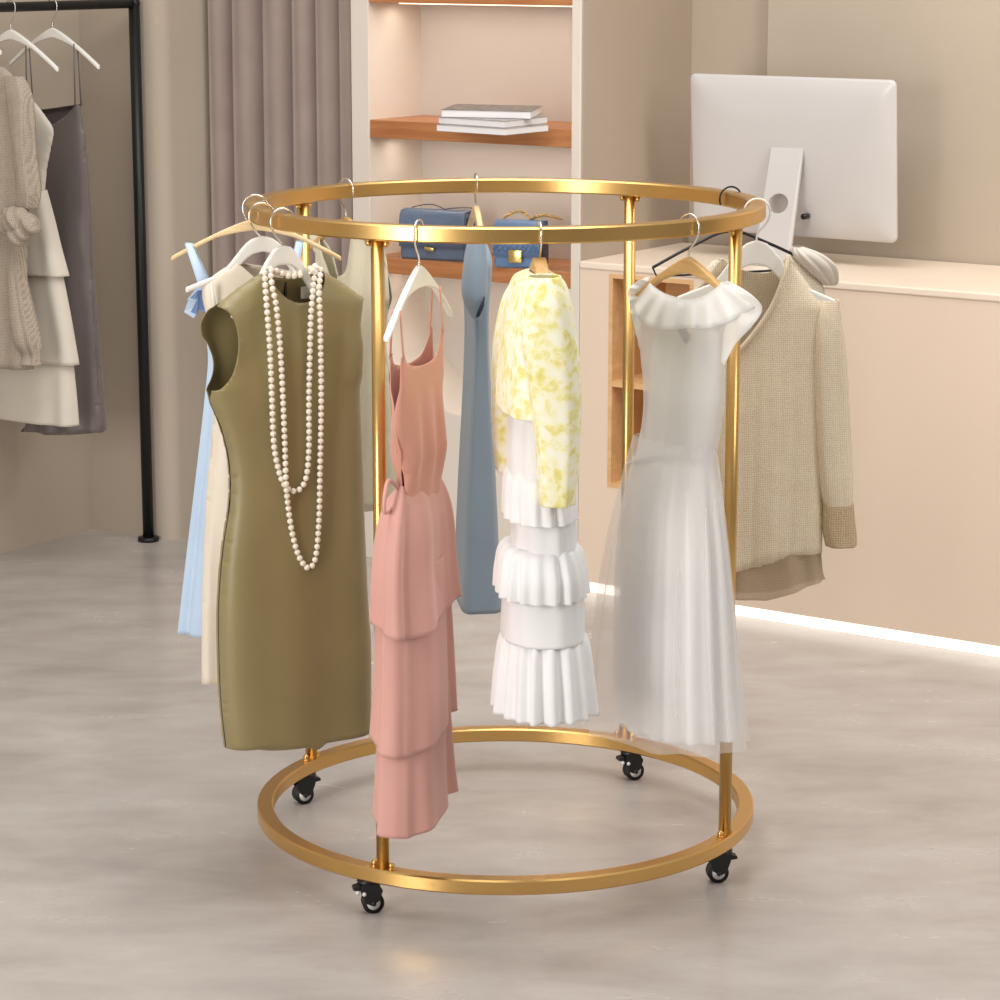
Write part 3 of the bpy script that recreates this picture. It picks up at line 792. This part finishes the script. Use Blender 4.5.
# --- dusty blue dress, edge on at the back
f7 = rail_frame(97.5)
hanger(f7, 1.24, .125, .06, 'slim', G['hwoodp'], 'pale wooden hanger seen end on above the dusty blue dress', te=.012, tc=.03)
d = top('dress', f7, 'dusty blue dress seen edge on at the back of the round rack')
def r7(py, a, b, rx): return f7.row(py, a, b, rx=rx)
link('dress_body', loft([r7(238, 470, 484, .04), r7(256, 467, 489, .09), r7(278, 465, 488, .10), r7(305, 466, 486, .11), r7(338, 467, 486, .11), r7(393, 465, 488, .105), r7(473, 461, 492, .11), r7(543, 458, 495, .12), r7(600, 455, 498, .125)], 3, [(0, .001), (.4, .002), (1, .003)], ex=5), G['dusty'], d, sol=.0014)
# cap sleeve facing the viewer: a curved shell, open below
link('cap_sleeve', tube_px(f7, [(236, 471, 484, .03), (250, 467, 486, .035), (266, 464, 487, .04), (284, 462, 487, .042), (297, 463, 486, .04), (308, 467, 482, .03), (319, 474, 480, .012)], -.13, amp=.001), G['dusty'], d, sol=.0016)
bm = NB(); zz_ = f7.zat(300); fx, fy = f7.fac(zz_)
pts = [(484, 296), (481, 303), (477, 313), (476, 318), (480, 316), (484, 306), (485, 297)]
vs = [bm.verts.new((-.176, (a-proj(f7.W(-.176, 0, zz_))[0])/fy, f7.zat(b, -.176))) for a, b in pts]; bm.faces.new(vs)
link('armhole_shade', bm, G['dustyshade'], d, sol=.001)  # dark sheet painted in for the shade inside the sleeve opening

# --- white tiered dress under a yellow floral cardigan
f8 = rail_frame(277)
hanger(f8, 1.243, .14, .085, 'slim', G['hwood'], 'wooden hanger seen end on inside the yellow cardigan', te=.014, tc=.05, ty=.012)
d = top('dress', f8, 'white tiered ruffle dress hanging under the yellow cardigan')
def r8(py, a, b, rx): return f8.row(py, a, b, rx=rx)
link('dress_body', loft([r8(330, 520, 560, .08), r8(415, 509, 572, .09), r8(470, 508, 574, .09), r8(500, 512, 574, .09), r8(564, 512, 577, .095)], 9, [(0, .002), (1, .003)]), G['white'], d, sol=.0014)
link('ruffle', loft([r8(466, 516, 566, .07), r8(474, 505, 571, .10), r8(498, 503, 574, .11), r8(514, 503, 575, .115)], 17, [(0, .001), (1, .006)], ph=.4), G['white'], d, sol=.0014)
link('ruffle', loft([r8(540, 520, 570, .07), r8(546, 502, 579, .10), r8(568, 497, 584, .12), r8(590, 496, 585, .12)], 19, [(0, .001), (.3, .004), (1, .009)], sharp=.85), G['white'], d, sol=.0014)
link('skirt_band', loft([r8(550, 508, 578, .10), r8(595, 503, 583, .105), r8(634, 501, 584, .11)], 9, [(0, .001), (1, .001)]), G['white'], d, sol=.0014)
link('ruffle', loft([r8(628, 515, 573, .08), r8(635, 502, 585, .105), r8(670, 497, 590, .12), r8(706, 495, 593, .125)], 18, [(0, .001), (.3, .006), (1, .012)], ph=1.1, sharp=.85), G['white'], d, sol=.0014)
d = top('cardigan', f8, 'pale yellow floral cardigan over the white tiered dress', 'cardigan')
link('cardigan_body', loft([r8(272, 530, 549, .05), r8(275, 523, 557, .085), r8(282, 514, 564, .115), r8(307, 507, 570, .13), r8(345, 502, 573, .135), r8(390, 499, 574, .135), r8(408, 499, 573, .132)], 6, [(0, .001), (1, .004)], ex=2.6), G['floral'], d, sol=.002)
link('sleeve', tube_px(f8, [(276, 528, 560, .03), (300, 522, 569, .045), (340, 521, 576, .05), (390, 528, 580, .05), (440, 535, 579, .045), (480, 538, 576, .04), (504, 540, 573, .035)], .135), G['floral'], d, sol=.002)
link('sleeve', tube_px(f8, [(276, 516, 545, .03), (300, 502, 540, .045), (340, 494, 525, .05), (390, 492, 518, .05), (430, 493, 514, .045), (470, 497, 510, .035)], -.135), G['floral'], d, sol=.002)
# --- white ruffle dress, right
f9 = rail_frame(313)
hanger(f9, 1.229, .14, .088, 'slim', G['hwood'], 'wooden hanger at the neck of the white ruffle dress', te=.014, tc=.03, ty=.007)
d = top('dress', f9, 'long sheer white dress with a ruffle collar and pleated skirt')
def r9(py, a, b, ry): return f9.row(py, a, b, ry=ry)
link('lining', loft([r9(448, 647, 711, .03), r9(475, 641, 712, .035), r9(520, 637, 718, .05), r9(600, 634, 727, .065), r9(680, 634, 732, .075), r9(730, 636, 735, .08)], 13, [(0, .001), (.25, .003), (.6, .010), (1, .014)], hem=lambda a, x: -.025*max(0, cos(a-2.6)), ph=.3), G['slip'], d, sol=.0012)
fo = [(652, 285), (652, 285), (640, 300), (636, 325), (641, 350), (645, 400), (641, 440), (638, 462), (638, 462), (711, 462), (711, 462), (716, 440), (722, 400), (723, 365), (727, 340), (738, 310), (718, 288), (718, 288), (705, 296), (690, 299), (672, 298), (660, 292)]
garment_sheets('bodice', f9, fo, fo, [(285, .008), (320, .022), (400, .034), (466, .036)], G['sheer'], d, fs=-1, fold=lambda x, z, s: .003*sin(x*110), sol=0)
# V neck of the lining with its straps
lf = [(652, 350), (652, 350), (651, 400), (645, 462), (645, 462), (708, 462), (708, 462), (716, 400), (719, 350), (719, 350), (718, 335), (712, 318), (714, 298), (714, 298), (709, 298), (709, 298), (705, 320), (698, 335), (692, 343), (685, 334), (678, 320), (674, 298), (674, 298), (669, 298), (669, 298), (664, 318), (656, 334)]
garment_sheets('lining_bodice', f9, lf, lf, [(298, .010), (350, .016), (400, .028), (466, .030)], G['slip'], d, fs=-1)
link('skirt', loft([r9(462, 633, 713, .036), r9(500, 627, 719, .05), r9(560, 622, 726, .065), r9(640, 621, 732, .08), r9(726, 620, 738, .09)], 17, [(0, .002), (.4, .010), (1, .014)], hem=lambda a, x: -.03*max(0, cos(a-2.4)), ph=1.2), G['sheer'], d)
link('tulle_layer', loft([r9(440, 634, 715, .036), r9(480, 624, 720, .055), r9(560, 606, 728, .08), r9(650, 594, 736, .10), r9(732, 587, 745, .115)], 9, [(0, .002), (.4, .008), (1, .012)], ph=.2, hem=lambda a, x: -.02*max(0, cos(a-2.8))), G['tulle'], d)
# ruffle collar: flared flounce around neck and shoulders, plus fluttering sleeve ruffles
def flounce(inner, outer, n, amp, mat, nm, yi=.014, yo=.042, side=-1, frq=9):
    bm = NB(); I = smoothline(inner, n); O_ = smoothline(outer, n); m = min(len(I), len(O_)); rows = 7; g_ = []
    for i in range(m):
        t = i/(m-1); col = []
        for j in range(rows):
            q = j/(rows-1); px_ = I[i][0]*(1-q)+O_[i][0]*q; py_ = I[i][1]*(1-q)+O_[i][1]*q
            y = side*(yi+(yo-yi)*sqrt(q)*sin(pi*min(1, max(0, .08+t*.84)))) + amp*q*sin(t*frq*2*pi)
            X, Z_ = f9.L(px_, py_, y); col.append(bm.verts.new((X, y, Z_)))
        g_.append(col)
    for a, b in zip(g_, g_[1:]):
        for j in range(rows-1): bm.faces.new((a[j], b[j], b[j+1], a[j+1]))
    return link(nm, bm, mat, d, sol=.0012)
flounce([(650, 283), (660, 291), (672, 296), (688, 299), (704, 296), (716, 288), (722, 282)], [(630, 306), (642, 322), (662, 330), (688, 328), (708, 328), (732, 320), (756, 306)], 16, .005, G['ruffle'], 'collar_ruffle', frq=7)
flounce([(650, 281), (646, 284), (642, 292), (640, 300), (640, 312), (641, 325)], [(650, 276), (636, 282), (628, 291), (630, 304), (632, 318), (637, 334)], 14, .006, G['ruffle'], 'sleeve_ruffle', .0, .012, frq=5)
flounce([(720, 283), (723, 292), (724, 305), (723, 325), (722, 345), (721, 360)], [(728, 281), (748, 292), (762, 308), (752, 326), (735, 345), (724, 366)], 14, .005, G['ruffle'], 'sleeve_ruffle', .01, .03, frq=3)

# --- cream lace blouse on a black hanger, back right
f11 = rail_frame(22)
hb_ = hanger(f11, 1.222, .17, .07, 'wire', G['black'], 'thin black hanger of the cream lace blouse at the back right', hookmat=G['iron'])
d = top('blouse', f11, 'cream lace blouse with gathered sleeves behind the beige cardigan', 'blouse')
lb = [(718, 258), (718, 258), (708, 266), (704, 280), (703, 300), (712, 310), (716, 380), (716, 450), (716, 450), (812, 450), (812, 450), (812, 380), (814, 310), (826, 302), (826, 302), (822, 285), (806, 268), (790, 256), (790, 256), (776, 268), (757, 272), (735, 268)]
garment_sheets('blouse_body', f11, lb, lb, [(256, .008), (300, .022), (450, .03)], G['lace'], d, fs=-1)
bm = loft([(f11.zat(250), f11.L(797, 252)[0], 0, .012, .012), (f11.zat(258), f11.L(806, 258)[0], 0, .032, .03), (f11.zat(270), f11.L(817, 270)[0], 0, .036, .036), (f11.zat(284), f11.L(826, 284)[0], 0, .022, .026), (f11.zat(290), f11.L(829, 290)[0], 0, .012, .014)], 11, [(0, .001), (.5, .004), (1, .002)], seg=120)
link('puff_sleeve', bm, fabric('grey_white_voile', (214, 206, 194), .7, .2), d, sol=.001)

# --- beige open weave cardigan
f10 = rail_frame(352)
hanger(f10, 1.227, .152, .112, 'hump', G['hwhite'], 'thick white hanger carrying the beige open weave cardigan', te=.026, tc=.045, ty=.009, hookmat=G['hwhite'])
d = top('cardigan', f10, 'beige open weave long sleeved cardigan at the right of the round rack', 'cardigan')
body = [(706, 330), (706, 330), (707, 400), (705, 480), (704, 575), (704, 575), (738, 572), (790, 557), (822, 552), (822, 552), (822, 480), (820, 400), (824, 330), (832, 308), (832, 308), (816, 294), (798, 271), (790, 255), (790, 255)]
fo = body+[(783, 275), (770, 310), (752, 336), (735, 352), (735, 352), (730, 330), (726, 290), (722, 258), (722, 258), (700, 290), (690, 305)]
fo2 = [(706, 350), (706, 350), (707, 400), (705, 480), (704, 575), (704, 575), (738, 572), (790, 557), (822, 552), (822, 552), (822, 480), (820, 400), (824, 330), (832, 308), (832, 308), (816, 294), (798, 271), (788, 257), (788, 257), (784, 275), (772, 305), (754, 332), (736, 352), (736, 352), (722, 348)]
bo = body+[(772, 272), (757, 274), (740, 270), (722, 258), (722, 258), (700, 285), (684, 302)]
def f10f(x, z, s): return .005*sin(x*70+2)*min(1, max(0, (1.1-z)*2.5)) + .0015*sin(x*260)*min(1, max(0, (1.12-z)*6))
garment_sheets('cardigan_body', f10, fo2, bo, [(255, .010), (300, .028), (400, .036), (575, .042)], G['tweed'], d, fs=-1, fold=f10f)
bmx = NB()
pl = [(788, 257), (784, 276), (772, 306), (754, 333), (736, 353)]
link('placket', tube(bmx, smoothline([(f10.L(a, b, -.03)[0], -.0345 if i else -.014, f10.L(a, b, -.03)[1]) for i, (a, b) in enumerate(pl)], 6), .0045, 8), G['tweed'], d)
def sleeve10(rows):
    R = []
    for py, a, b, ry in rows: R.append(f10.row(py, a, b, ry=ry))
    return loft(R, 6, [(0, .001), (.7, .004), (1, .002)], seg=110)
link('sleeve', sleeve10([(300, 822, 838, .016), (318, 815, 840, .026), (360, 813, 845, .032), (420, 815, 848, .034), (480, 819, 851, .032), (506, 824, 851, .028)]), G['tweed'], d, sol=.0016)
link('cuff', sleeve10([(503, 823, 852, .029), (525, 823, 853, .030), (545, 826, 855, .031)]), mat_tweed('beige_rib', (168, 144, 112), (214, 192, 158), 420), d, sol=.003)
link('sleeve', sleeve10([(300, 686, 704, .016), (318, 684, 708, .026), (380, 683, 710, .032), (460, 684, 710, .034), (510, 687, 709, .028)]), G['tweed'], d, sol=.0016)
link('underlayer', loft([f10.row(500, 712, 817, ry=.026), f10.row(560, 711, 820, ry=.03), f10.row(597, 711, 823, ry=.032)], 9, [(0, .003), (1, .006)], hem=lambda a, x: .04*max(0, cos(a))), G['gauze'], d, sol=.001)

# ================= garments on the black rail =================
ZC = ZB
def bar_frame(V): p = UV(-2.44, V); return Frame((p.x, p.y), RA)
g3 = bar_frame(1.33); g2 = bar_frame(1.165); g1 = bar_frame(1.0)
def hk(fr, label, **k): return hanger(fr, ZC-.06, .17, .10, 'slim', G['hwhite'], label, zc=ZC, R=.0185, out=1, te=.012, tc=.028, **k)
hk(g3, 'white hanger of the grey slip dress, nearest the black upright'); hk(g2, 'white hanger of the oat coloured tiered dress on the black rail'); hanger(g1, ZC-.06, .12, .05, 'slim', G['hwhite'], 'white hanger of the taupe cardigan at the left edge', zc=ZC, R=.0185, te=.012, tc=.026)
d = top('dress', g3, 'charcoal grey satin slip dress on the black rail')
fo = [(80, 104), (80, 104), (82, 120), (86, 150), (89, 200), (92, 280), (97, 350), (104, 432), (104, 432), (70, 434), (30, 430), (30, 430), (26, 350), (22, 280), (18, 200), (16, 150), (14, 112), (14, 112), (30, 116), (52, 125), (66, 118)]
bo = [p for p in fo if p not in ((30, 116), (52, 125), (66, 118))]+[(46, 109)]
garment_sheets('slip_body', g3, fo, bo, [(104, .014), (160, .026), (432, .06)], G['grey'], d, fs=-1, prof=3, fold=lambda x, z, s: .010*sin(x*75)*min(1, max(0, 1.2-z)))
for X in (.085, -.10):
    zh = ZC-.06-.10*(.12*abs(X)/.17+.88*(abs(X)/.17)**1.25)
    for s in (1, -1): link('strap', tube(NB(), [(X, s*.007, zh), (X+.002, s*.012, g3.zat(104, X)-.004)], .0022, 6), G['grey'], d)
d = top('dress', g2, 'oat coloured dress with a flat tiered skirt beside the grey slip dress')
fo = [(30, 100), (30, 100), (36, 104), (45, 116), (53, 130), (50, 150), (46, 170), (44, 192), (44, 192), (-20, 195), (-20, 195), (-24, 150), (-22, 100), (-22, 100), (-8, 120), (10, 140), (22, 120)]
garment_sheets('bodice', g2, fo, fo, [(100, .014), (192, .03)], G['oat'], d, fs=-1)
for rs, am in (([(188, -22, 45), (215, -26, 52), (245, -28, 59), (272, -30, 66)], .003), ([(258, -26, 58), (305, -28, 67), (359, -30, 76)], .003), ([(340, -26, 69), (385, -28, 73), (419, -30, 75)], .006)):
    link('skirt_tier', loft([g2.row(py, a, b, ry=.032+.004*i) for i, (py, a, b) in enumerate(rs)], 8, [(0, .001), (1, am)], ex=3), G['oat'], d, sol=.0016)
d = top('cardigan', g1, 'taupe knotted boucle cardigan at the left edge of the picture', 'cardigan')
link('cardigan_body', loft([g1.row(66, -60, 2, ry=.01), g1.row(80, -72, 14, ry=.025), g1.row(120, -76, 22, ry=.03), g1.row(200, -76, 26, ry=.035), g1.row(280, -78, 24, ry=.04), g1.row(363, -80, 30, ry=.045)], 9, [(0, .001), (.4, .004), (1, .007)]), G['knit'], d, sol=.003)
link('sleeve', loft([g1.row(76, 4, 22, ry=.016), g1.row(100, 8, 32, ry=.03), g1.row(150, 14, 36, ry=.036), g1.row(190, 18, 40, ry=.034), g1.row(208, 16, 36, ry=.026)], 5, [(0, .002), (1, .004)], seg=100), G['knit'], d, sol=.003)
bm = NB(); X, Z_ = g1.L(25, 222)
for k, (dx, dz, r_) in enumerate(((-.028, -.004, .034), (.014, .010, .036), (.048, -.002, .030), (.02, -.028, .030), (-.03, .018, .02))):
    bmesh.ops.create_icosphere(bm, subdivisions=4, radius=r_, matrix=Matrix.Translation((X+dx, -.035-.012*(k % 2), Z_+dz)))
for v in bm.verts:
    v.co += v.normal*.004*sin(v.co.x*190+v.co.z*120)
link('knot', bm, G['knit'], d)
link('sleeve_tail', loft([g1.row(236, 4, 20, ry=.018), g1.row(270, 6, 24, ry=.024), g1.row(310, 8, 33, ry=.034), g1.row(340, 12, 40, ry=.036), g1.row(354, 20, 38, ry=.018), g1.row(364, 18, 40, ry=.024)], 7, [(0, .002), (.7, .005), (1, .003)], seg=100), G['knit'], d, sol=.003)

# ------------------------------------------------------------------ light
w = bpy.data.worlds.new('world'); SC.world = w; w.use_nodes = True
nt = w.node_tree; bg = nt.nodes['Background']
tc = N(nt, 'ShaderNodeTexCoord'); sp = N(nt, 'ShaderNodeSeparateXYZ'); nt.links.new(tc.outputs['Generated'], sp.inputs[0])
r_ = N(nt, 'ShaderNodeValToRGB'); r_.color_ramp.elements[0].position = .35; r_.color_ramp.elements[0].color = (*s2l((160, 150, 142)), 1)
r_.color_ramp.elements[1].position = .95; r_.color_ramp.elements[1].color = (*s2l((255, 252, 248)), 1)
mr = N(nt, 'ShaderNodeMapRange'); mr.inputs['From Min'].default_value = -1; nt.links.new(sp.outputs['Z'], mr.inputs['Value']); nt.links.new(mr.outputs[0], r_.inputs['Fac'])
nt.links.new(r_.outputs['Color'], bg.inputs['Color']); bg.inputs['Strength'].default_value = .55
def area(name, loc, target, size, power, col=(255, 244, 230), sy=None):
    l = bpy.data.lights.new(name, 'AREA'); l.energy = power; l.color = s2l(col); l.size = size
    if sy: l.shape = 'RECTANGLE'; l.size_y = sy
    o = bpy.data.objects.new(name, l); COL.objects.link(o); o.location = loc
    o.rotation_euler = (Vector(target)-Vector(loc)).to_track_quat('-Z', 'Y').to_euler(); return o
area('key_light', (-2.5, -3.1, 1.35), (0, 0, .95), .95, 84, (255, 251, 247), sy=2.1)
area('overhead_softbox', (-.2, -.2, 3.6), (-.2, .0, 0), 2.6, 92, (255, 252, 248))  # added overhead softbox for soft light and gold highlights, not a fixture
area('fill_light', (3.0, -2.0, 2.6), (.7, 1.4, .8), 1.2, 28, (255, 250, 245))
for z, e_ in ((.845, .3), (1.23, .7), (1.609, .8)):
    p = UV(-1.39, V0+.11, z-.008); a = area('shelf_light', p, p-Vector((0, 0, 1)), .62, e_, (255, 240, 222), .02); a.rotation_euler = (0, 0, RA)
pt = UV(1.0, 1.5, 2.6); area('wall_wash_light', pt, UV(.6, 2.42, 1.7), .5, 16)
SC.view_settings.view_transform = 'Standard'; SC.view_settings.look = 'None'; SC.view_settings.exposure = 0; SC.view_settings.gamma = 1
